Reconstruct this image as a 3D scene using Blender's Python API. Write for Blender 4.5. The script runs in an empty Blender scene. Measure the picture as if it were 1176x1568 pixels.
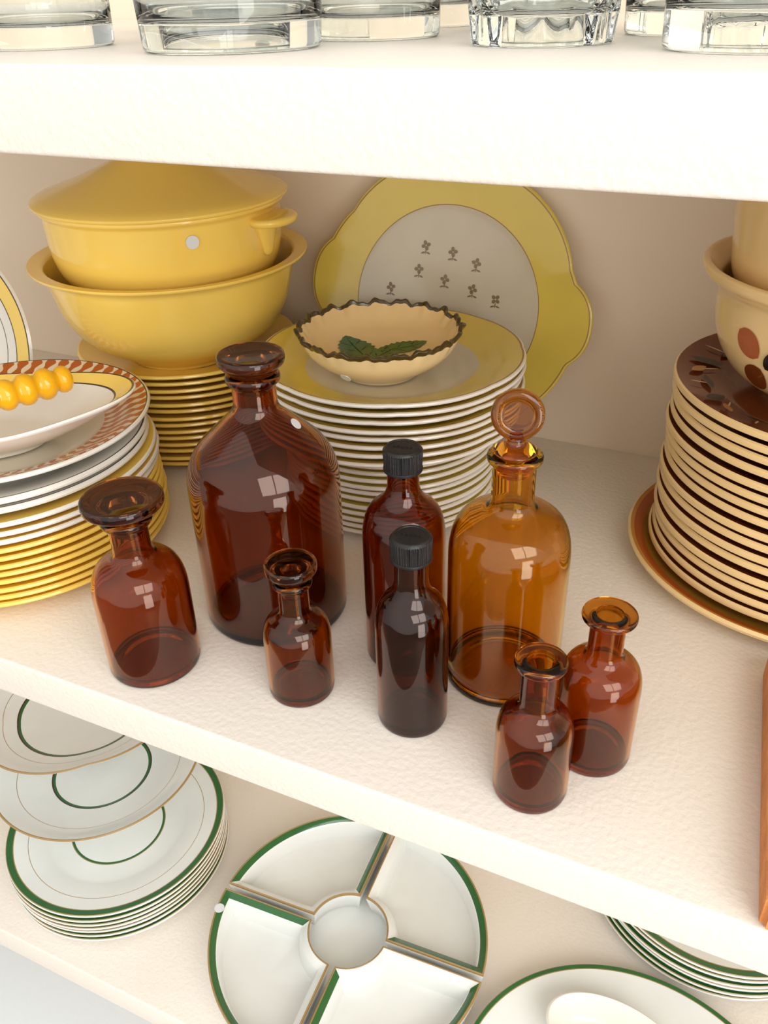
import bpy, bmesh, math, random
from math import sin, cos, pi, radians, atan2, sqrt
from mathutils import Matrix, Vector
random.seed(7)
sc = bpy.context.scene
sc.view_settings.view_transform = 'Standard'
sc.view_settings.look = 'None'
sc.view_settings.exposure = 0.0

# ------------------------------------------------------------------ materials
def s2l(c):
    return tuple(((x/255)/12.92 if x/255 <= .04045 else ((x/255+.055)/1.055)**2.4) for x in c)

def new_mat(name):
    m = bpy.data.materials.new(name); m.use_nodes = True
    nt = m.node_tree
    return m, nt, nt.nodes['Principled BSDF']

def ceramic(name, rgb, rough=.18, var=.10, scale=18, bump=0.0, coat=.3):
    m, nt, b = new_mat(name)
    c = s2l(rgb)
    tc = nt.nodes.new('ShaderNodeTexCoord')
    nz = nt.nodes.new('ShaderNodeTexNoise'); nz.inputs['Scale'].default_value = scale
    nz.inputs['Detail'].default_value = 4
    nt.links.new(tc.outputs['Object'], nz.inputs['Vector'])
    mx = nt.nodes.new('ShaderNodeMix'); mx.data_type = 'RGBA'
    mx.inputs['A'].default_value = (*[x*(1-var) for x in c], 1)
    mx.inputs['B'].default_value = (*[min(1, x*(1+var)) for x in c], 1)
    nt.links.new(nz.outputs['Fac'], mx.inputs['Factor'])
    nt.links.new(mx.outputs['Result'], b.inputs['Base Color'])
    b.inputs['Roughness'].default_value = rough
    b.inputs['Coat Weight'].default_value = coat
    b.inputs['Coat Roughness'].default_value = .06
    if bump:
        bp = nt.nodes.new('ShaderNodeBump'); bp.inputs['Strength'].default_value = bump
        bp.inputs['Distance'].default_value = .001
        n2 = nt.nodes.new('ShaderNodeTexNoise'); n2.inputs['Scale'].default_value = 400
        nt.links.new(tc.outputs['Object'], n2.inputs['Vector'])
        nt.links.new(n2.outputs['Fac'], bp.inputs['Height'])
        nt.links.new(bp.outputs['Normal'], b.inputs['Normal'])
    return m

def glass(name, lin, rough=.0, ior=1.5, var=.06):
    m, nt, b = new_mat(name)
    tc = nt.nodes.new('ShaderNodeTexCoord')
    nz = nt.nodes.new('ShaderNodeTexNoise'); nz.inputs['Scale'].default_value = 12
    nt.links.new(tc.outputs['Object'], nz.inputs['Vector'])
    mx = nt.nodes.new('ShaderNodeMix'); mx.data_type = 'RGBA'
    mx.inputs['A'].default_value = (*[x*(1-var) for x in lin], 1)
    mx.inputs['B'].default_value = (*[min(1, x*(1+var)) for x in lin], 1)
    nt.links.new(nz.outputs['Fac'], mx.inputs['Factor'])
    nt.links.new(mx.outputs['Result'], b.inputs['Base Color'])
    b.inputs['Transmission Weight'].default_value = 1
    b.inputs['Roughness'].default_value = rough
    b.inputs['IOR'].default_value = ior
    return m

def shelf_mat(name, rgb, scale=260, strength=.35, rough=.45):
    m, nt, b = new_mat(name)
    tc = nt.nodes.new('ShaderNodeTexCoord')
    nz = nt.nodes.new('ShaderNodeTexNoise'); nz.inputs['Scale'].default_value = scale
    nz.inputs['Detail'].default_value = 3; nz.inputs['Roughness'].default_value = .5
    nt.links.new(tc.outputs['Object'], nz.inputs['Vector'])
    bp = nt.nodes.new('ShaderNodeBump'); bp.inputs['Strength'].default_value = strength
    bp.inputs['Distance'].default_value = .0018
    nt.links.new(nz.outputs['Fac'], bp.inputs['Height'])
    nt.links.new(bp.outputs['Normal'], b.inputs['Normal'])
    c = s2l(rgb)
    n2 = nt.nodes.new('ShaderNodeTexNoise'); n2.inputs['Scale'].default_value = 5
    nt.links.new(tc.outputs['Object'], n2.inputs['Vector'])
    mx = nt.nodes.new('ShaderNodeMix'); mx.data_type = 'RGBA'
    mx.inputs['A'].default_value = (*[x*.96 for x in c], 1)
    mx.inputs['B'].default_value = (*c, 1)
    nt.links.new(n2.outputs['Fac'], mx.inputs['Factor'])
    nt.links.new(mx.outputs['Result'], b.inputs['Base Color'])
    b.inputs['Roughness'].default_value = rough
    return m

M = {}
M['shelf'] = shelf_mat('shelf_paint', (240, 232, 221), 280, .30)
M['wall'] = shelf_mat('wall_paint', (250, 234, 212), 120, .1, .6)
M['floor'] = shelf_mat('floor_boards', (140, 116, 96), 40, .05, .5)
M['litfloor'] = shelf_mat('lit_floor_tone', (232, 238, 242), 200, .1, .4)  # pale blue-white tone carries the brightness of floor in light
M['white'] = ceramic('white_glaze', (240, 236, 227))
M['cool'] = ceramic('cool_white_glaze', (230, 233, 230))
M['cream'] = ceramic('cream_glaze', (242, 210, 150))
M['creamp'] = ceramic('pale_cream_glaze', (246, 222, 172))
M['yellow'] = ceramic('yellow_glaze', (255, 217, 104), .13, .03)
M['gold'] = ceramic('golden_yellow_glaze', (254, 200, 64), .15)
M['olive'] = ceramic('mustard_glaze', (230, 205, 92), .15)
M['greige'] = ceramic('grey_beige_glaze', (214, 205, 184), .15)
M['brown'] = ceramic('brown_glaze', (116, 54, 20), .12, .3, 60)
M['tan'] = ceramic('tan_glaze', (158, 116, 40), .15, .2, 40)
M['ochre'] = ceramic('ochre_glaze', (196, 134, 52), .15, .2, 40)
M['dark'] = ceramic('dark_line_glaze', (62, 42, 24), .3)
M['flower'] = ceramic('flower_brown_glaze', (132, 110, 74), .3)
M['green'] = ceramic('green_glaze', (34, 96, 42), .15, .15, 60)
M['leaf'] = ceramic('leaf_green_glaze', (30, 92, 34), .2, .5, 120)
M['rimgreen'] = ceramic('mottled_green_rim', (70, 56, 26), .25, .7, 90)
M['goldline'] = ceramic('gilt_line', (158, 126, 72), .3)
M['rust'] = ceramic('rust_glaze', (172, 84, 30), .2)
M['black'] = ceramic('black_glaze', (24, 20, 18), .3)
M['cap'] = ceramic('black_plastic', (24, 24, 26), .45, .1, 30, .3, .0)
M['sticker'] = ceramic('paper_sticker', (225, 228, 232), .6, .02, 30, 0, 0)
M['bead'] = ceramic('amber_bead', (248, 182, 20), .12)
M['cork'] = ceramic('terracotta_cork', (226, 142, 80), .7, .45, 90, .8, 0)
M['amber'] = glass('amber_glass', (.60, .225, .018))
M['amberb'] = glass('brown_amber_glass', (.52, .175, .016))
M['amberd'] = glass('dark_amber_glass', (.44, .120, .018))
M['ambery'] = glass('honey_amber_glass', (.88, .52, .045))
M['darkg'] = glass('deep_brown_glass', (.34, .11, .04))
M['ambers'] = glass('stopper_glass', (.13, .035, .008))
M['clear'] = glass('clear_glass', (.90, .94, .935))

def patterned_rim(name):
    m, nt, b = new_mat(name)
    N = nt.nodes; L = nt.links
    tc = N.new('ShaderNodeTexCoord'); sp = N.new('ShaderNodeSeparateXYZ'); L.new(tc.outputs['Object'], sp.inputs[0])
    def mth(op, a, bb=None):
        n = N.new('ShaderNodeMath'); n.operation = op
        for i, v in enumerate((a, bb)):
            if v is None: continue
            if isinstance(v, (int, float)): n.inputs[i].default_value = v
            else: L.new(v, n.inputs[i])
        return n.outputs[0]
    ang = mth('ARCTAN2', sp.outputs['Y'], sp.outputs['X'])
    r = mth('SQRT', mth('ADD', mth('MULTIPLY', sp.outputs['X'], sp.outputs['X']), mth('MULTIPLY', sp.outputs['Y'], sp.outputs['Y'])))
    # rows of short curved strokes: radial waves broken into rings
    w = mth('SINE', mth('ADD', mth('MULTIPLY', ang, 58), mth('MULTIPLY', mth('SINE', mth('MULTIPLY', r, 230)), 1.6)))
    rings = mth('SINE', mth('MULTIPLY', r, 560))
    f = mth('GREATER_THAN', mth('ADD', w, mth('MULTIPLY', rings, .55)), -0.25)
    mx = N.new('ShaderNodeMix'); mx.data_type = 'RGBA'
    mx.inputs['A'].default_value = (*s2l((244, 230, 204)), 1)
    mx.inputs['B'].default_value = (*s2l((196, 102, 34)), 1)
    L.new(f, mx.inputs['Factor']); L.new(mx.outputs['Result'], b.inputs['Base Color'])
    b.inputs['Roughness'].default_value = .2
    return m
M['pattern'] = patterned_rim('rust_leaf_rim')

# ------------------------------------------------------------------ mesh helpers
class Obj:
    def __init__(s, name, mats, loc=(0, 0, 0), rot=(0, 0, 0)):
        s.name, s.mats, s.loc, s.rot = name, mats, loc, rot
        s.bm = bmesh.new()
    def mi(s, k): return s.mats.index(k)
    def done(s, ang=35):
        bmesh.ops.recalc_face_normals(s.bm, faces=s.bm.faces)
        me = bpy.data.meshes.new(s.name + '_mesh')
        s.bm.to_mesh(me); s.bm.free()
        for k in s.mats: me.materials.append(M[k])
        for p in me.polygons: p.use_smooth = True
        me.set_sharp_from_angle(angle=radians(ang))
        o = bpy.data.objects.new(s.name, me)
        sc.collection.objects.link(o)
        o.location = s.loc; o.rotation_euler = s.rot
        return o

def fillet(pts, steps=7):
    """pts: (r,z,rad,mat) -> (r,z,mat)"""
    out = []
    n = len(pts)
    for i, p in enumerate(pts):
        if i in (0, n-1) or p[2] <= 0:
            out.append((p[0], p[1], p[3])); continue
        P = Vector(p[:2]); A = Vector(pts[i-1][:2]); B = Vector(pts[i+1][:2])
        da = min(p[2], (A-P).length*.49); db = min(p[2], (B-P).length*.49)
        a = P + (A-P).normalized()*da; b = P + (B-P).normalized()*db
        for k in range(steps+1):
            t = k/steps
            q = a*(1-t)**2 + P*2*t*(1-t) + b*t*t
            out.append((q.x, q.y, pts[i-1][3] if k < steps/2 else p[3]))
    return out

def lathe(o, prof, seg=96, rmod=None, zmod=None, T=None):
    bm = o.bm; T = T or Matrix()
    rings = []
    for (r, z, m) in prof:
        if r < 1e-6:
            rings.append([bm.verts.new(T @ Vector((0, 0, z)))])
        else:
            ring = []
            for i in range(seg):
                th = 2*pi*i/seg
                rr = rmod(th, r, z) if rmod else r
                zz = zmod(th, r, z) if zmod else z
                ring.append(bm.verts.new(T @ Vector((rr*cos(th), rr*sin(th), zz))))
            rings.append(ring)
    for k in range(len(rings)-1):
        A, B = rings[k], rings[k+1]; mi = o.mi(prof[k][2])
        if len(A) == 1 and len(B) == 1: continue
        for i in range(seg):
            j = (i+1) % seg
            if len(A) == 1: f = bm.faces.new((A[0], B[i], B[j]))
            elif len(B) == 1: f = bm.faces.new((A[i], A[j], B[0]))
            else: f = bm.faces.new((A[i], A[j], B[j], B[i]))
            f.material_index = mi
    return rings

def interp(tab, x):
    tab = sorted(tab)
    if x <= tab[0][0]: return tab[0][1]
    for (a, b), (c, d) in zip(tab, tab[1:]):
        if x <= c:
            return b + (d-b)*(x-a)/(c-a) if c > a else d
    return tab[-1][1]

def disc(o, pos, nrm, r, mat, thick=.0003, seg=24):
    nrm = Vector(nrm).normalized(); q = nrm.to_track_quat('Z', 'Y').to_matrix().to_4x4()
    T = Matrix.Translation(Vector(pos)) @ q
    lathe(o, [(0, 0, mat), (r, 0, mat), (r, thick, mat), (0, thick, mat)], seg, T=T)

def leaf_flat(o, c, L, W, ang, zf, mat, eps=.0006, nu=14, nv=4, ellipse=False, serr=0):
    """leaf / petal following a horizontal surface z=zf(r)"""
    bm = o.bm; g = []
    for i in range(nu+1):
        u = i/nu; row = []
        w = W*.5*(sin(pi*u)**(.5 if ellipse else .8))*(1+serr*(1 if i % 2 else -1))
        for j in range(nv+1):
            v = (j/nv*2-1)*w
            x0 = (u-.5)*L
            x = c[0]+x0*cos(ang)-v*sin(ang); y = c[1]+x0*sin(ang)+v*cos(ang)
            row.append(bm.verts.new((x, y, zf(sqrt(x*x+y*y))+eps)))
        g.append(row)
    for i in range(nu):
        for j in range(nv):
            f = bm.faces.new((g[i][j], g[i+1][j], g[i+1][j+1], g[i][j+1])); f.material_index = o.mi(mat)

def leaf_wrap(o, th0, z0, L, W, ang, rf, mat, eps=.0006, nu=12, nv=4):
    bm = o.bm; g = []
    for i in range(nu+1):
        u = i/nu; row = []; w = W*.5*sin(pi*u)**.55
        for j in range(nv+1):
            v = (j/nv*2-1)*w; x0 = (u-.5)*L
            a = x0*cos(ang)-v*sin(ang); z = z0 + x0*sin(ang)+v*cos(ang)
            r = rf(z)+eps; th = th0 + a/r
            row.append(bm.verts.new((r*cos(th), r*sin(th), z)))
        g.append(row)
    for i in range(nu):
        for j in range(nv):
            f = bm.faces.new((g[i][j], g[i+1][j], g[i+1][j+1], g[i][j+1])); f.material_index = o.mi(mat)

def box(name, lo, hi, mat, bev=.0):
    o = Obj(name, [mat], loc=[(a+b)/2 for a, b in zip(lo, hi)])
    r = bmesh.ops.create_cube(o.bm, size=1)
    for v in r['verts']:
        v.co = Vector([v.co[i]*(hi[i]-lo[i]) for i in range(3)])
    if bev:
        bmesh.ops.bevel(o.bm, geom=list(o.bm.edges), offset=bev, segments=3, affect='EDGES', profile=.5)
    return o.done()

# ------------------------------------------------------------------ room / shelves
box('wall_back', (-1.6, .476, -.95), (1.2, .55, 1.3), 'wall')
box('floor', (-3, -3.0, -1.0), (3, .55, -.95), 'floor')
box('lit_floor_stand_in', (-1.5, -.30, -.95), (1.1, .476, -.80), 'litfloor', .003)  # added pale step, stands in for the lit floor below the lower shelf
box('shelf_upper', (-1.5, 0, .339), (1.1, .476, .375), 'shelf', .002)
box('shelf_middle', (-1.5, 0, -.034), (1.1, .476, 0), 'shelf', .002)
box('shelf_lower', (-1.5, 0, -.454), (1.1, .476, -.42), 'shelf', .002)

# ------------------------------------------------------------------ bottles
def bottle(name, loc, g, br, zc, zn, nr, zt, lr, lt, rs=.02, rn=.006, t=.0022, kind='open', sg='ambers', **k):
    mats = [g]
    for x in (sg, 'cap', 'sticker'):
        if x not in mats: mats.append(x)
    o = Obj(name, mats, loc=loc)
    pts = [(0, .0025, 0, g), (br*.62, .0018, .002, g), (br*.8, 0, .002, g), (br, 0, .0055, g), (br, zc, rs, g), (nr, zn, rn, g),
           (nr, zt-lt, .002, g), (lr, zt-lt*.75, lt*.3, g), (lr, zt, lt*.35, g), (nr-.0005, zt, .001, g)]
    if k.get('foot'):
        pts[3:4] = [(br+.001, 0, .003, g), (br+.001, .006, .002, g), (br-.0008, .0085, .002, g), (br, .014, .004, g)]
    outer = fillet(pts, 9)
    inner = []
    for i in range(len(outer)-1):
        a = Vector(outer[max(0, i-1)][:2]); b = Vector(outer[min(len(outer)-1, i+1)][:2])
        d = (b-a)
        if d.length < 1e-7: continue
        d.normalize(); nn = Vector((-d.y, d.x))
        z = outer[i][1]
        if z > zn: break
        p = Vector(outer[i][:2]) + nn*t*(1.7 if z < .003 else 1)
        if i == 0: p = Vector((0, .0025+t*1.7))
        if p.x < 0: continue
        if inner and p.y < inner[-1][1] - 1e-5 and p.y < .02: p.y = inner[-1][1]
        inner.append((p.x, p.y, g))
    ri = nr - t
    inner = [p for p in inner if p[0] >= ri-.0005 or p[1] < .02]
    inner += [(ri, zn+.003, g), (ri, zt-.0006, g)]
    prof = outer + inner[::-1]
    lathe(o, prof, 112)
    if kind == 'mush':
        R = k['R']; h = k['h']; z0 = zt+.0004
        p = fillet([(0, z0-.013, 0, sg), (ri-.0015, z0-.013, .002, sg), (ri-.0004, z0, 0, sg), (lr*.86, z0+.0002, .001, sg), (lr*.98, z0+h*.28, .004, sg),
                    (R*.97, z0+h*.48, .003, sg), (R, z0+h*.72, .002, sg), (R*.97, z0+h, .003, sg), (R*.78, z0+h*.97, .003, sg), (0, z0+h*.86, 0, sg)], 6)
        lathe(o, p, 96)
    if kind == 'disc':
        z0 = zt+.0004; R = k['R']
        p = fillet([(0, z0-.014, 0, sg), (ri-.0015, z0-.014, .002, sg), (ri-.0004, z0, 0, sg), (lr*.82, z0+.001, .001, sg), (lr*.7, z0+.0035, .002, sg), (lr*.34, z0+.006, .002, sg), (lr*.3, z0+.011, .002, sg), (0, z0+.011, 0, sg)], 6)
        lathe(o, p, 64)
        zc2 = z0+.0085+R
        T = Matrix.Translation((0, 0, zc2)) @ Matrix.Rotation(k['face'], 4, 'Z') @ Matrix.Rotation(radians(83), 4, 'Y')
        w = .0042
        p = fillet([(0, -w*.45, 0, sg), (R*.62, -w*.45, .002, sg), (R*.74, -w, .001, sg), (R*.95, -w*.8, .002, sg), (R, 0, .002, sg), (R*.95, w*.8, .002, sg), (R*.74, w, .001, sg), (R*.62, w*.45, .002, sg), (0, w*.45, 0, sg)], 5)
        lathe(o, p, 72, T=T)
    if kind == 'cap':
        cr = k['R']; z0 = zt-lt-.004; z1 = k['ztop']
        c = 'cap'
        p = fillet([(nr+.0012, z0+.001, 0, c), (cr, z0, .0004, c), (cr, z0+.0018, .0002, c), (cr-.0004, z0+.002, 0, c), (cr-.0003, z1-.002, .0008, c), (cr-.0018, z1, .001, c), (cr*.72, z1, 0, c), (cr*.70, z1-.0004, 0, c), (0, z1-.0004, 0, c)], 4)
        def rm(th, r, z): return r + (.00045*(1 if cos(48*th) > 0 else -1) if (r > cr*.97 and z0+.0019 < z < z1-.0016) else 0)
        lathe(o, p, 192, rmod=rm)
        for i in range(5):
            a = (i-2)*.0026
            T = Matrix.Translation((a, .0004*i-.001, z1-.0004))
            lathe(o, [(.0009, 0, c), (.0009, .0005, c), (.0004, .0005, c), (.0004, 0, c)], 14, T=T)
    if k.get('stick'):
        th, z = k['stick']
        tab = [(q[1], q[0]) for q in outer if q[0] > nr*.9 and q[1] > .01]
        r = interp(tab, z); dr = (interp(tab, z+.002)-interp(tab, z-.002))/.004
        n = Vector((cos(th), sin(th), -dr)).normalized()
        pos = Vector((r*cos(th), r*sin(th), z)) + n*.0004
        disc(o, pos, n, .0042, 'sticker')
    return o.done(50)

bottle('apothecary_bottle', (-.344, .044, 0), 'amber', .0315, .080, .090, .0125, .119, .0165, .006, rs=.022, rn=.006, kind='mush', R=.0262, h=.0145)
bottle('apothecary_bottle', (-.297, .132, 0), 'amberb', .0525, .128, .164, .0145, .188, .0180, .007, rs=.019, rn=.006, t=.003, kind='mush', R=.0222, h=.0135, stick=(radians(14), .153))
bottle('apothecary_bottle', (-.236, .061, 0), 'amber', .0220, .056, .063, .0098, .089, .0125, .005, rs=.013, rn=.005, kind='mush', R=.0165, h=.0125)
bottle('screw_cap_bottle', (-.158, .0665, 0), 'darkg', .0222, .089, .100, .0098, .130, .0105, .004, rs=.018, rn=.010, kind='cap', R=.0122, ztop=.138)
bottle('screw_cap_bottle', (-.187, .122, 0), 'amberd', .0270, .115, .127, .0100, .153, .0105, .004, rs=.020, rn=.010, kind='cap', R=.0123, ztop=.161)
bottle('glass_stopper_bottle', (-.119, .130, 0), 'ambery', .0380, .120, .130, .0130, .166, .0165, .006, rs=.026, rn=.006, kind='disc', R=.0155, face=radians(-75), sg='amber', foot=True)
bottle('open_glass_bottle', (-.047, .082, 0), 'amber', .0232, .068, .076, .0098, .106, .0152, .005, rs=.014, rn=.005)
bottle('open_glass_bottle', (-.073, .0405, 0), 'amber', .0216, .056, .064, .0100, .098, .0142, .006, rs=.013, rn=.005)

# ------------------------------------------------------------------ plates
def plate_prof(R, H, t, Rf, rw, top, well, edge, under, line=None, lw=.0015):
    p = [(0, .0025, under), (Rf-.004, .0025, under), (Rf-.003, 0, under), (Rf, 0, under), (Rf+.0012, .0028, under), (rw+.004, .0042, under),
         ((rw+R)/2, (.0042+H-t)/2-.0006, under), (R-.0025, H-t, edge), (R-.0006, H-t*.85, edge), (R, H-t*.5, edge), (R-.0006, H-t*.15, edge)]
    if line: p += [(R-.002, H, line), (R-.002-lw, H-.0002, top)]
    else: p += [(R-.002, H, top)]
    p += [((rw+R)/2, (.0078+H)/2-.0004, top), (rw+.001, .0080, top if top == well else well), (rw-.004, .0060, well), (rw-.012, .0052, well), (0, .005, well)]
    return p

def stack(o, n, s, prof, z0=0, jit=.0015, seg=96, rmod=None, last=None):
    for i in range(n):
        a = random.uniform(0, 2*pi)
        T = Matrix.Translation((random.uniform(-jit, jit), random.uniform(-jit, jit), z0+i*s)) @ Matrix.Rotation(a if not rmod else random.uniform(-.1, .1), 4, 'Z')
        lathe(o, prof if not (last and i == n-1) else last, seg, rmod=rmod, T=T)

# centre stack : mustard-rimmed plates
o = Obj('dinner_plate_stack', ['white', 'olive', 'greige', 'goldline', 'creamp'], loc=(-.284, .318, 0))
ps = plate_prof(.092, .014, .0036, .055, .062, 'olive', 'greige', 'white', 'white')
stack(o, 11, .0063, ps)
def scal(th, r, z): return r*(1 + (.014*abs(cos(4*th))**.6 - .010)*max(0, (r-.07)/.045))
pb = plate_prof(.112, .020, .0036, .064, .072, 'olive', 'greige', 'white', 'olive', 'goldline')
stack(o, 8, .0070, pb, z0=.0700, rmod=scal, seg=128)
o.done()
ztop_c = .070+7*.007

# shallow decorated bowl on the centre stack
o = Obj('leaf_bowl', ['creamp', 'cream', 'rimgreen', 'leaf', 'dark', 'sticker', 'green'], loc=(-.286, .302, ztop_c+.0062))
bp = fillet([(0, .002, 0, 'creamp'), (.026, .002, 0, 'creamp'), (.028, 0, .001, 'creamp'), (.031, 0, .001, 'creamp'), (.034, .003, .003, 'creamp'), (.058, .018, .018, 'creamp'),
             (.0662, .0345, .001, 'rimgreen'), (.0686, .0385, .002, 'rimgreen'), (.0650, .0390, .001, 'rimgreen'), (.0640, .0360, .001, 'cream'), (.054, .021, .014, 'cream'), (.034, .0155, .012, 'cream'), (0, .0135, 0, 'cream')], 6)
def rb(th, r, z): return r*(1+(.022*max(0, (z-.030)/.009)*(sin(19*th)+.6*sin(31*th+1)) if z > .030 else 0))
def zb(th, r, z): return z + (.0016*max(0, (z-.030)/.009)*(sin(19*th+.6)+.6*sin(43*th)) if z > .030 else 0)
lathe(o, bp, 200, rmod=rb, zmod=zb)
zf = lambda r: interp([(0, .0135), (.02, .0143), (.034, .0158), (.045, .0182), (.054, .0228), (.0648, .0375)], r)
B0 = Vector((-.002, .014))
for (c, L, W, a) in (((-.020, .000), .050, .030, radians(140)), ((.012, .016), .046, .022, radians(38)), ((.004, .004), .032, .018, radians(75))):
    c = (B0.x+c[0], B0.y+c[1]-.012)
    leaf_flat(o, c, L, W, a, zf, 'leaf', .0010, nu=18, serr=.10)
    leaf_flat(o, c, L*.95, .0010, a, zf, 'green', .0015)
    for q in (-.25, 0, .25):
        for s in (-1, 1):
            cc = (c[0]+q*L*cos(a)-s*W*.2*sin(a), c[1]+q*L*sin(a)+s*W*.2*cos(a))
            leaf_flat(o, cc, W*.4, .0007, a+s*.9, zf, 'dark', .0015, 4, 2)
r0 = .050; th = radians(-98)
disc(o, (r0*cos(th), r0*sin(th), .0125), (cos(th)*.7, sin(th)*.7, -.6), .0045, 'sticker', .0006)
o.done(40)

# large leaning cake plate
o = Obj('cake_plate', ['white', 'olive', 'greige', 'goldline', 'flower', 'yellow'], loc=(-.286, .4555, .1335), rot=(radians(78), 0, 0))
def cm(th, r, z):
    k = max(0, (r-.09)/.038)
    lobe = .0050*abs(cos(3*th+.5))**.7
    tab_ = .0
    for c, A_ in ((radians(-1), .0115), (radians(172), .009)):
        d = abs((th-c+pi) % (2*pi)-pi)
        if d < .28: tab_ += A_*(1-(d/.28)**2.5)
    return r + k*(lobe-.002) + tab_*max(0, min(1, (r-.105)/.02))
cp = plate_prof(.129, .016, .0040, .075, .086, 'olive', 'greige', 'olive', 'olive', 'goldline', .001)
cp = cp[:-4] + [(.124, .0154, 'goldline'), (.1230, .0151, 'olive'), (.092, .0090, 'goldline'), (.0912, .0088, 'greige'), (.084, .0060, 'greige'), (0, .005, 'greige')]
lathe(o, cp, 240, rmod=cm)
zf = lambda r: .005+.012*r if r < .084 else .008
for (x, y_) in ((-.0245, .0536), (.003, .050), (.027, .042), (-.030, .0316), (-.003, .0244), (.0255, .0183), (.049, .0114), (-.058, .012), (-.02, -.01), (.01, -.02), (.045, -.03)):
    for k in range(4):
        a = 2*pi*k/4+x*50
        leaf_flat(o, (x+.0027*cos(a), y_+.0027*sin(a)), .0042, .0033, a, zf, 'flower', .0005, 8, 2, True)
    leaf_flat(o, (x, y_-.0056), .0058, .0009, radians(85), zf, 'flower', .0005, 6, 2)
    leaf_flat(o, (x-.0026, y_-.0068), .0048, .0016, radians(20), zf, 'flower', .0005, 6, 2)
    leaf_flat(o, (x+.0026, y_-.0068), .0048, .0016, radians(160), zf, 'flower', .0005, 6, 2)
o.done()

# yellow stack with bowls
o = Obj('side_plate_stack', ['yellow', 'gold', 'tan'], loc=(-.526, .362, 0))
pp = plate_prof(.107, .016, .0034, .058, .070, 'yellow', 'yellow', 'yellow', 'gold')
stack(o, 14, .0068, pp)
o.done()
zt = 13*.0068
y = 'yellow'
o = Obj('mixing_bowl', ['yellow', 'gold'], loc=(-.520, .345, zt+.0060))
lathe(o, fillet([(0, .003, 0, y), (.044, .003, 0, y), (.046, 0, .001, y), (.050, 0, .001, y), (.053, .004, .004, y), (.102, .034, .040, y), (.115, .092, .006, y), (.1265, .0955, .0015, y), (.1275, .0985, .0015, y),
                 (.1135, .0965, .003, y), (.107, .075, .02, y), (.096, .034, .034, y), (.05, .010, .01, y), (0, .007, 0, y)], 12), 128)
o.done()
zb0 = zt+.0058+.022
o = Obj('covered_casserole_dish', ['yellow', 'gold', 'sticker'], loc=(-.519, .344, zb0+.044))
bd = fillet([(0, .003, 0, y), (.055, .003, 0, y), (.057, 0, .001, y), (.062, 0, .001, y), (.092, .012, .016, y), (.1035, .034, .02, y), (.1055, .076, .002, y), (.1095, .079, .001, y), (.1095, .082, .001, y),
             (.1040, .082, .001, y), (.101, .074, .001, y), (.098, .036, .02, y), (.085, .016, .01, y), (0, .009, 0, y)], 8)
lathe(o, bd, 128)
lid = fillet([(0, .094, 0, y), (.07, .086, .01, y), (.100, .0825, .001, y), (.1125, .0825, .001, y), (.1135, .0850, .0012, y), (.108, .0885, .006, y), (.060, .104, .03, y), (.020, .1235, .006, y), (.013, .131, .003, y), (.020, .137, .004, y), (.014, .144, .004, y), (0, .145, 0, y)], 8)
lathe(o, lid, 128)
for ca in (radians(2), radians(182)):
    T = Matrix.Rotation(ca, 4, 'Z') @ Matrix.Translation((.112, 0, .070))
    rg = lathe(o, fillet([(0, -.004, 0, y), (.022, -.004, .002, y), (.024, 0, .002, y), (.022, .003, .002, y), (0, .003, 0, y)], 4), 40, T=T @ Matrix.Diagonal((.85, 1.15, 1, 1)))
    T2 = Matrix.Rotation(ca, 4, 'Z') @ Matrix.Translation((.105, 0, .053)) @ Matrix.Diagonal((.5, 1, 1, 1))
    lathe(o, fillet([(0, -.016, 0, y), (.006, -.014, .004, y), (.016, .014, .004, y), (0, .015, 0, y)], 4), 32, T=T2)
th = radians(-41)
disc(o, (.1060*cos(th), .1060*sin(th), .064), (cos(th), sin(th), -.05), .0055, 'sticker')
o.done(40)

# left stack : yellow plates, white plates, patterned plate
o = Obj('soup_plate_stack', ['yellow', 'gold', 'white', 'dark', 'pattern', 'cream', 'greige'], loc=(-.545, .130, 0))
pp = plate_prof(.121, .017, .0038, .066, .082, 'gold', 'gold', 'yellow', 'gold')
stack(o, 8, .0066, pp, jit=.001)
pc = plate_prof(.121, .017, .004, .066, .082, 'yellow', 'white', 'white', 'yellow')
stack(o, 3, .0070, pc, z0=.0530, jit=.001)
pw = plate_prof(.116, .018, .0050, .066, .078, 'white', 'white', 'white', 'white', 'dark')
stack(o, 2, .0082, pw, z0=.0745)
pt = plate_prof(.116, .023, .0040, .062, .076, 'pattern', 'greige', 'white', 'white', 'dark', .001)
lathe(o, pt, 128, T=Matrix.Translation((.001, .006, .0915)))
o.done()
# boat shaped serving dish
o = Obj('serving_dish', ['white', 'yellow', 'dark'], loc=(-.545, .110, .0915+.0064), rot=(0, 0, radians(31)))
w = 'white'
def rd(th, r, z):
    e = 1/sqrt(cos(th)**2 + (sin(th)/.58)**2)
    tip = 1 + .12*max(0, (z-.012)/.02)*max(0, cos(th))**14
    return r*e*tip
def zd(th, r, z): return z + .009*max(0, (z-.01)/.025)*abs(cos(th))**5
lathe(o, fillet([(0, .002, 0, w), (.044, .002, 0, w), (.046, 0, .001, w), (.050, 0, .001, w), (.054, .004, .003, w), (.090, .017, .02, w), (.112, .030, .001, w), (.1135, .032, .001, w), (.1115, .0332, .001, 'dark'), (.1100, .0326, 0, 'yellow'), (.1010, .0272, 0, 'dark'), (.0998, .0265, 0, w),
                 (.086, .018, .014, w), (.055, .008, .01, w), (0, .006, 0, w)], 6), 160, rmod=rd, zmod=zd)
o.done(40)
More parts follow.
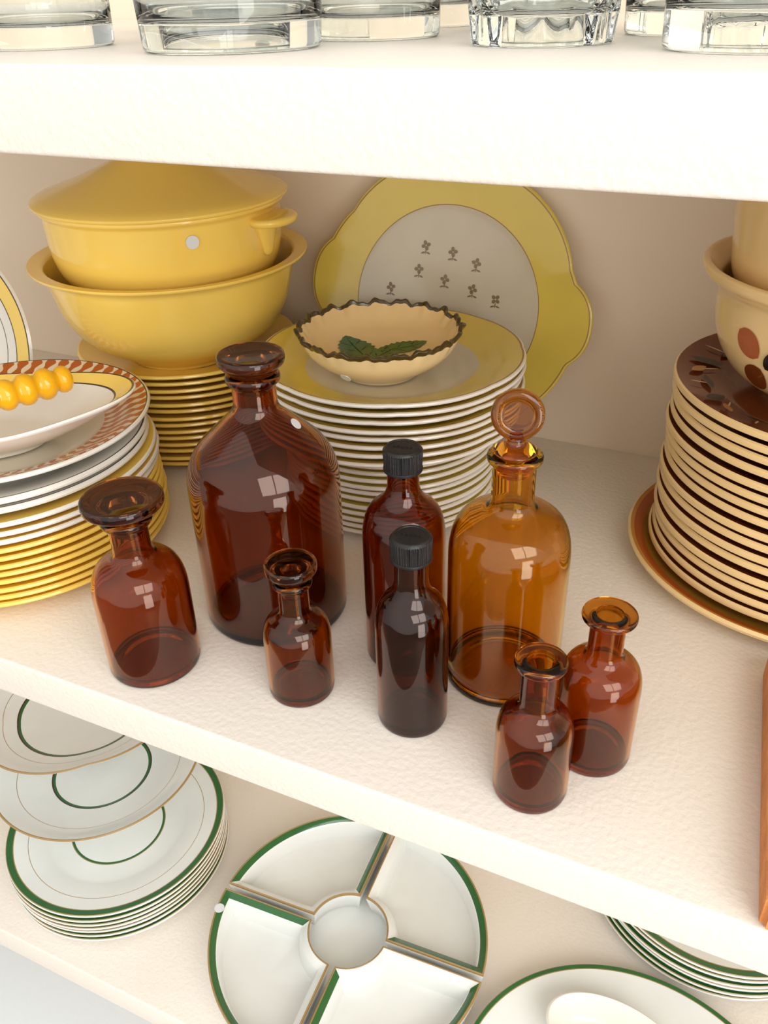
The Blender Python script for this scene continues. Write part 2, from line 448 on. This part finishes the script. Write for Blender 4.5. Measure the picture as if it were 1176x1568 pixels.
# beaded spoon handle
o = Obj('honey_dipper', ['bead', 'tan'])
A = Vector((-.484, .158, .1460)); B = Vector((-.526, .046, .1500))
d = (B-A).normalized(); q = d.to_track_quat('Z', 'Y').to_matrix().to_4x4()
prof = [(0, 0, 'bead')]
zc = 0.0
for i, R in enumerate((.0105, .0122, .0122, .0118, .0112, .011)):
    Lb = R*1.25
    for k in range(1 if i == 0 else 2, 9):
        a = pi*k/10
        prof.append((R*sin(a)**.6, zc+Lb*(1-cos(a))/2, 'bead'))
    zc += Lb
prof += [(.004, zc, 'tan'), (.003, zc+.03, 'tan'), (.003, zc+.07, 'tan'), (0, zc+.07, 'tan')]
lathe(o, prof, 40, T=Matrix.Translation(A) @ q)
o.done(60)

# far-left leaning plate
o = Obj('display_plate', ['white', 'dark', 'yellow', 'creamp'], loc=(-.734, .258, .1035), rot=(radians(74), 0, radians(6)))
R = .105
lathe(o, [(0, .002, w), (.05, .002, w), (.052, 0, w), (.055, 0, w), (.065, .004, w), (R-.002, .013, w), (R, .015, w), (R-.002, .017, 'dark'), (R-.0035, .0168, 'yellow'), (R-.020, .0125, 'dark'), (R-.0215, .012, 'white'), (R-.034, .0085, 'dark'), (R-.035, .0083, w), (.06, .006, w), (0, .005, w)], 128)
o.done()

# right stack
o = Obj('stoneware_plate_stack', ['cream', 'creamp', 'brown', 'tan', 'rust', 'black', 'ochre'], loc=(.059, .338, 0))
c = 'cream'
lathe(o, [(0, .003, c), (.078, .003, c), (.08, 0, c), (.084, 0, c), (.087, .003, c), (.128, .014, c), (.1325, .0165, c), (.1335, .019, c), (.1315, .021, 'ochre'), (.1285, .0200, 'rust'), (.121, .0165, 'tan'), (.100, .008, 'tan'), (.09, .0065, 'tan'), (0, .006, 'tan')], 144)
SP = .0087
pp = plate_prof(.117, .019, .0058, .066, .082, 'brown', 'brown', 'cream', 'cream')
stack(o, 16, SP, pp, z0=.0068, jit=.0014, seg=112)
zt = .0068+15*SP
zf = lambda r: zt + interp([(0, .0055), (.078, .0065), (.083, .0085), (.114, .019)], r)
for i in range(9):
    a = 2*pi*i/9+.2
    for (dr, da, L, W, ro, m) in ((0, 0, .026, .0085, .6, 'black'), (.003, .20, .020, .0060, 1.3, 'ochre'), (-.004, .38, .022, .0065, 2.1, 'black'), (.004, .46, .016, .0014, .9, 'cream'), (-.004, .12, .020, .0012, 1.0, 'cream')):
        rr = .097+dr
        leaf_flat(o, (rr*cos(a+da), rr*sin(a+da)), L, W, a+ro, zf, m, .0010)
o.done()
zs = zt+.0062
def pot(name, loc, prof, motif=True):
    o = Obj(name, ['cream', 'creamp', 'rust', 'brown', 'black'], loc=loc)
    p = fillet([(r, z, f, 'cream') for r, z, f in prof], 8)
    lathe(o, p, 128)
    if motif:
        top = max(range(len(p)), key=lambda i: p[i][1])
        tab = [(q[1], q[0]) for q in p[:top] if q[0] > .044]
        rf = lambda z: interp(tab, z)
        for k in range(4):
            t0 = radians(-124)+k*2*pi/4; zc = .042; R = rf(zc)
            for j in range(4):
                a = 2*pi*j/4+.9
                leaf_wrap(o, t0+.019*cos(a)/R, zc+.017*sin(a), .023, .018, a, rf, 'rust' if j % 2 == 1 else 'brown', .0007)
            leaf_wrap(o, t0+.004/R, zc+.004, .016, .010, 1.0, rf, 'black', .0013)
            leaf_wrap(o, t0+.034/R, zc+.020, .028, .010, .8, rf, 'black', .0010)
    return o.done(40)
pot('stoneware_pot', (.052, .340, zs), [(0, .003, 0), (.038, .003, 0), (.040, 0, .001), (.044, 0, .001), (.046, .004, .003), (.072, .016, .014), (.089, .042, .020), (.0915, .076, .008), (.103, .086, .003), (.104, .092, .002), (.100, .093, .002),
     (.088, .082, .004), (.085, .045, .02), (.067, .021, .012), (0, .008, 0)])
pot('stoneware_cup', (.050, .340, zs+.058), [(0, .003, 0), (.052, .003, 0), (.054, 0, .001), (.058, 0, .001), (.062, .004, .003), (.082, .020, .012), (.0865, .060, .02), (.089, .088, .001), (.086, .0885, .001),
     (.083, .060, .02), (.078, .022, .012), (0, .008, 0)], False)

# terracotta/cork board at the right
o = Obj('cork_board', ['cork', 'brown'], loc=(.131, .100, .012), rot=(0, 0, radians(3.5)))
r = bmesh.ops.create_cube(o.bm, size=1)
for v in r['verts']: v.co = Vector((v.co.x*.165, v.co.y*.192, v.co.z*.024))
bmesh.ops.bevel(o.bm, geom=list(o.bm.edges), offset=.003, segments=3, affect='EDGES')
tf = max(o.bm.faces, key=lambda f: f.calc_center_median().z)
rr = bmesh.ops.inset_region(o.bm, faces=[tf], thickness=.014, depth=0)
rr = bmesh.ops.inset_region(o.bm, faces=[tf], thickness=.002, depth=-.005)
o.done()

# ------------------------------------------------------------------ lower shelf
ZL = -.42
def sector_dish(o, q, Rin, Rout, g, zb):
    ca, sa = cos(q), sin(q)
    def outline(d, z, e=0):
        pts = []
        ro, ri = Rout-d, Rin+d; k = g+d
        a0 = math.asin(k/ro); n1, n2, ns = 28, 12, 10
        for i in range(n1+1):
            a = a0+(pi/2-2*a0)*i/n1; pts.append((ro*cos(a), ro*sin(a), 'o' if i < n1 else 's'))
        b0 = math.asin(min(.99, k/ri))
        y0 = ro*cos(a0); y1 = ri*cos(b0)
        for i in range(1, ns): pts.append((k, y0+(y1-y0)*i/ns, 's'))
        for i in range(n2+1):
            a = pi/2-b0-(pi/2-2*b0)*i/n2; pts.append((ri*cos(a), ri*sin(a), 'i' if i < n2 else 't'))
        for i in range(1, ns): pts.append((y1+(y0-y1)*i/ns, k, 't'))
        return [(x*ca-y*sa, x*sa+y*ca, z, t) for x, y, t in pts]
    loops = [outline(.007, 0), outline(.004, .004), outline(.0, .028), outline(.0003, .030), outline(.0012, .0305), outline(.0018, .030), outline(.0076, .0272), outline(.0090, .0245), outline(.012, .008), outline(.018, .005)]
    lm = [None, 'cool', 'cool', 'goldline', 'goldline', 'goldline', 'G', 'cool', 'cool', 'cool']
    vs = [[o.bm.verts.new((x, y, z+zb)) for x, y, z, t in L] for L in loops]
    tags = [t for *_, t in loops[0]]; n = len(tags)
    for k in range(1, len(vs)):
        for i in range(n):
            j = (i+1) % n
            m = lm[k]
            if m == 'G': m = 'green' if tags[i] in 'ot' else 'cool'
            f = o.bm.faces.new((vs[k-1][i], vs[k-1][j], vs[k][j], vs[k][i])); f.material_index = o.mi(m)
    for L in (vs[0], vs[-1]):
        cx = sum((v.co for v in L), Vector())/n
        c = o.bm.verts.new(cx)
        for i in range(n):
            f = o.bm.faces.new((L[i], L[(i+1) % n], c)); f.material_index = o.mi('cool')
o = Obj('divided_serving_dish', ['cool', 'green', 'goldline', 'sticker'], loc=(-.255, .127, ZL))
lathe(o, fillet([(0, 0, 0, 'cool'), (.120, 0, .002, 'cool'), (.124, .003, .002, 'cool'), (0, .004, 0, 'cool')], 3), 96)
for k in range(4):
    sector_dish(o, k*pi/2+radians(3), .038, .136, .0030, .0042)
disc(o, (-.1285, -.032, .0345), (0, 0, 1), .0050, 'sticker')
o.done(40)

def green_plate(R, H, t, Rf, rw):
    p = plate_prof(R, H, t, Rf, rw, 'cool', 'cool', 'cool', 'cool')
    z = lambda r: .008+(H-.008)*(r-rw)/(R-rw)
    return p[:10] + [(R-.0006, H-t*.15, 'goldline')] + [(R-.0014, H, 'green'), (R-.0074, z(R-.0074), 'goldline'), (R-.0083, z(R-.0083), 'cool'), (R-.022, z(R-.022), 'goldline'), (R-.0226, z(R-.0226), 'cool'), (rw+.001, .008, 'cool'), (rw, .0075, 'cool'), (rw-.006, .0058, 'cool'), (.050, .0053, 'goldline'), (.0492, .0053, 'green'), (.047, .0053, 'cool'), (0, .005, 'cool')]
GP = ['cool', 'green', 'goldline', 'dark']
o = Obj('green_rim_plate_stack', GP, loc=(-.537, .128, ZL))
stack(o, 7, .0066, green_plate(.115, .016, .0036, .062, .074))
o.done()
def compote(name, loc, R, H, foot, ring, tilt=(0, 0, 0), sq=0):
    o = Obj(name, GP, loc=loc, rot=tilt)
    c = 'cool'
    f = lambda th, r, z: r*(1+sq*(abs(cos(2*th))-.5)*(max(0, r-.05)/.06))
    zi = lambda r: H*.5+(H*.5)*((r/R)**2.2)
    pr = [(0, .003, c), (foot-.004, .003, c), (foot-.002, 0, c), (foot, 0, c), (foot*.86, H*.2, c), (foot*.9, H*.32, c), (foot+.012, H*.44, c)]
    for i in range(8):
        r = foot+.012+(R-.003-foot-.012)*(i+1)/9
        pr.append((r, zi(r)-.0042, c))
    pr += [(R-.001, H-.0025, c), (R, H-.001, 'goldline'), (R-.0012, H, 'goldline'), (R-.0022, H-.0004, c)]
    for r, m in ((R-.013, c), (R-.020, c), (R-.024, 'goldline'), (R-.0246, c), (ring+.008, c), (ring, 'dark'), (ring-.0016, 'green'), (ring-.0040, c), (ring-.010, c), (ring*.5, c)):
        pr.append((r, zi(r), m))
    pr.append((0, H*.5, c))
    lathe(o, pr, 120, rmod=f)
    return o.done(40)
zp = ZL+6*.0066+.0062
compote('footed_bowl', (-.576, .160, zp), .112, .060, .036, .054)
compote('footed_saucer', (-.612, .188, zp+.048), .110, .062, .034, .072, sq=.06)

# oval platter with small dish
o = Obj('oval_platter', GP, loc=(.028, .077, ZL))
ov = lambda th, r, z: r/sqrt(cos(th)**2+(sin(th)/.90)**2)
lathe(o, green_plate(.146, .022, .004, .08, .100)[:11] + [(.1446, .022, 'green'), (.1412, .0212, 'goldline'), (.1404, .0210, 'cool'), (.104, .009, 'cool'), (.094, .006, 'cool'), (0, .005, 'cool')], 144, rmod=ov)
o.done()
o = Obj('relish_dish', ['white', 'cool'], loc=(.006, .124, ZL+.0068), rot=(0, 0, radians(-6)))
ov2 = lambda th, r, z: r/sqrt(cos(th)**2+(sin(th)/.58)**2)
lathe(o, fillet([(0, 0, 0, w), (.042, 0, .004, w), (.060, .030, .006, w), (.064, .0335, .001, w), (.061, .0350, .001, w), (.044, .012, .008, w), (0, .009, 0, w)], 6), 96, rmod=ov2)
o.done(40)
o = Obj('green_rim_plate_stack', GP, loc=(.062, .340, ZL))
stack(o, 6, .0070, green_plate(.124, .017, .004, .066, .078))
o.done()

# ------------------------------------------------------------------ glassware on upper shelf
ZU = .375
def tumbler(name, loc, r0, r1, h, base=.012, facets=0, t=.0018):
    o = Obj(name, ['clear'], loc=loc); g = 'clear'
    fm = (lambda th, r, z: r*(1+.035*cos(facets*th)*(1 if z > .008 else .5)) if r > r0*.8 else r) if facets else None
    lathe(o, fillet([(0, .0015, 0, g), (r0*.7, .001, .002, g), (r0*.85, 0, .001, g), (r0, 0, .003, g), (r0+(r1-r0)*.2, base*1.3, .004, g), (r1, h, .001, g), (r1-t, h, .001, g), (r0+(r1-r0)*.2-t, base*1.6, .004, g), (r0-t*2.2, base, .004, g), (0, base*.9, 0, g)], 6), 120, rmod=fm)
    return o.done(50)
tumbler('glass_tumbler', (-.376, .094, ZU), .034, .036, .095, .010)
tumbler('glass_tumbler', (-.253, .083, ZU), .041, .046, .085, .012)
tumbler('glass_tumbler', (-.220, .168, ZU), .034, .036, .10, .010)
tumbler('glass_tumbler', (-.315, .190, ZU), .034, .036, .10, .010)
tumbler('faceted_glass_tumbler', (-.117, .122, ZU), .031, .036, .09, .012, 12)
tumbler('glass_tumbler', (-.155, .235, ZU), .032, .034, .10, .010)
tumbler('glass_tumbler', (-.066, .200, ZU), .030, .033, .10, .010)
tumbler('glass_tumbler', (-.025, .098, ZU), .036, .040, .09, .014)
tumbler('glass_tumbler', (.055, .160, ZU), .034, .038, .09, .012)
tumbler('glass_tumbler', (-.24, .30, ZU), .034, .038, .11, .012)
tumbler('glass_tumbler', (-.40, .26, ZU), .034, .038, .11, .012)
tumbler('faceted_glass_tumbler', (-.02, .28, ZU), .034, .038, .11, .012, 14)

# ------------------------------------------------------------------ camera
right = Vector((.9084, .4176, -.0242)); down = Vector((.2017, -.4884, -.8491)); fwd = Vector((-.3664, .7664, -.5278))
fwd.normalize(); right = (right - fwd*right.dot(fwd)).normalized(); up = right.cross(fwd)
mat = Matrix((right, up, -fwd)).transposed().to_4x4()
mat.translation = Vector((0, -.298, .40))
cam = bpy.data.cameras.new('camera'); co = bpy.data.objects.new('camera', cam); sc.collection.objects.link(co)
co.matrix_world = mat
cam.sensor_fit = 'HORIZONTAL'; cam.sensor_width = 36; cam.lens = 36*1306/1176
cam.clip_start = .01
sc.camera = co

# ------------------------------------------------------------------ light
wd = bpy.data.worlds.new('world'); sc.world = wd; wd.use_nodes = True
nt = wd.node_tree; bg = nt.nodes['Background']
tc = nt.nodes.new('ShaderNodeTexCoord')
dt = nt.nodes.new('ShaderNodeVectorMath'); dt.operation = 'DOT_PRODUCT'
dv = Vector((.25, -.80, .55)).normalized(); dt.inputs[1].default_value = dv
nt.links.new(tc.outputs['Generated'], dt.inputs[0])
mr = nt.nodes.new('ShaderNodeMapRange'); mr.interpolation_type = 'SMOOTHSTEP'
mr.inputs['From Min'].default_value = -.35; mr.inputs['From Max'].default_value = .9
mr.inputs['To Min'].default_value = .42; mr.inputs['To Max'].default_value = 1.30
nt.links.new(dt.outputs['Value'], mr.inputs['Value'])
nt.links.new(mr.outputs['Result'], bg.inputs['Strength'])
bg.inputs['Color'].default_value = (1.0, .98, .935, 1)
def area(name, loc, target, sx, sy, power, col):
    l = bpy.data.lights.new(name, 'AREA'); l.shape = 'RECTANGLE'; l.size = sx; l.size_y = sy; l.energy = power; l.color = col
    ob = bpy.data.objects.new(name, l); sc.collection.objects.link(ob)
    ob.location = loc
    ob.rotation_euler = (Vector(target)-Vector(loc)).to_track_quat('-Z', 'Y').to_euler()
    return ob
W = Vector((1.35, -1.25, 1.20)); side = Vector((.68, .73, 0))
for s, n in ((-1, 'a'), (1, 'b')):
    p = W + side*.47*s
    area('window_light_'+n, p, (p.x-1.6, p.y+1.4, -.1), .86, 1.5, 18, (1, .975, .94))
area('window_light_door', (1.4, -1.15, -.30), (-.2, .1, -.1), .7, 1.0, 11, (1, .98, .95))
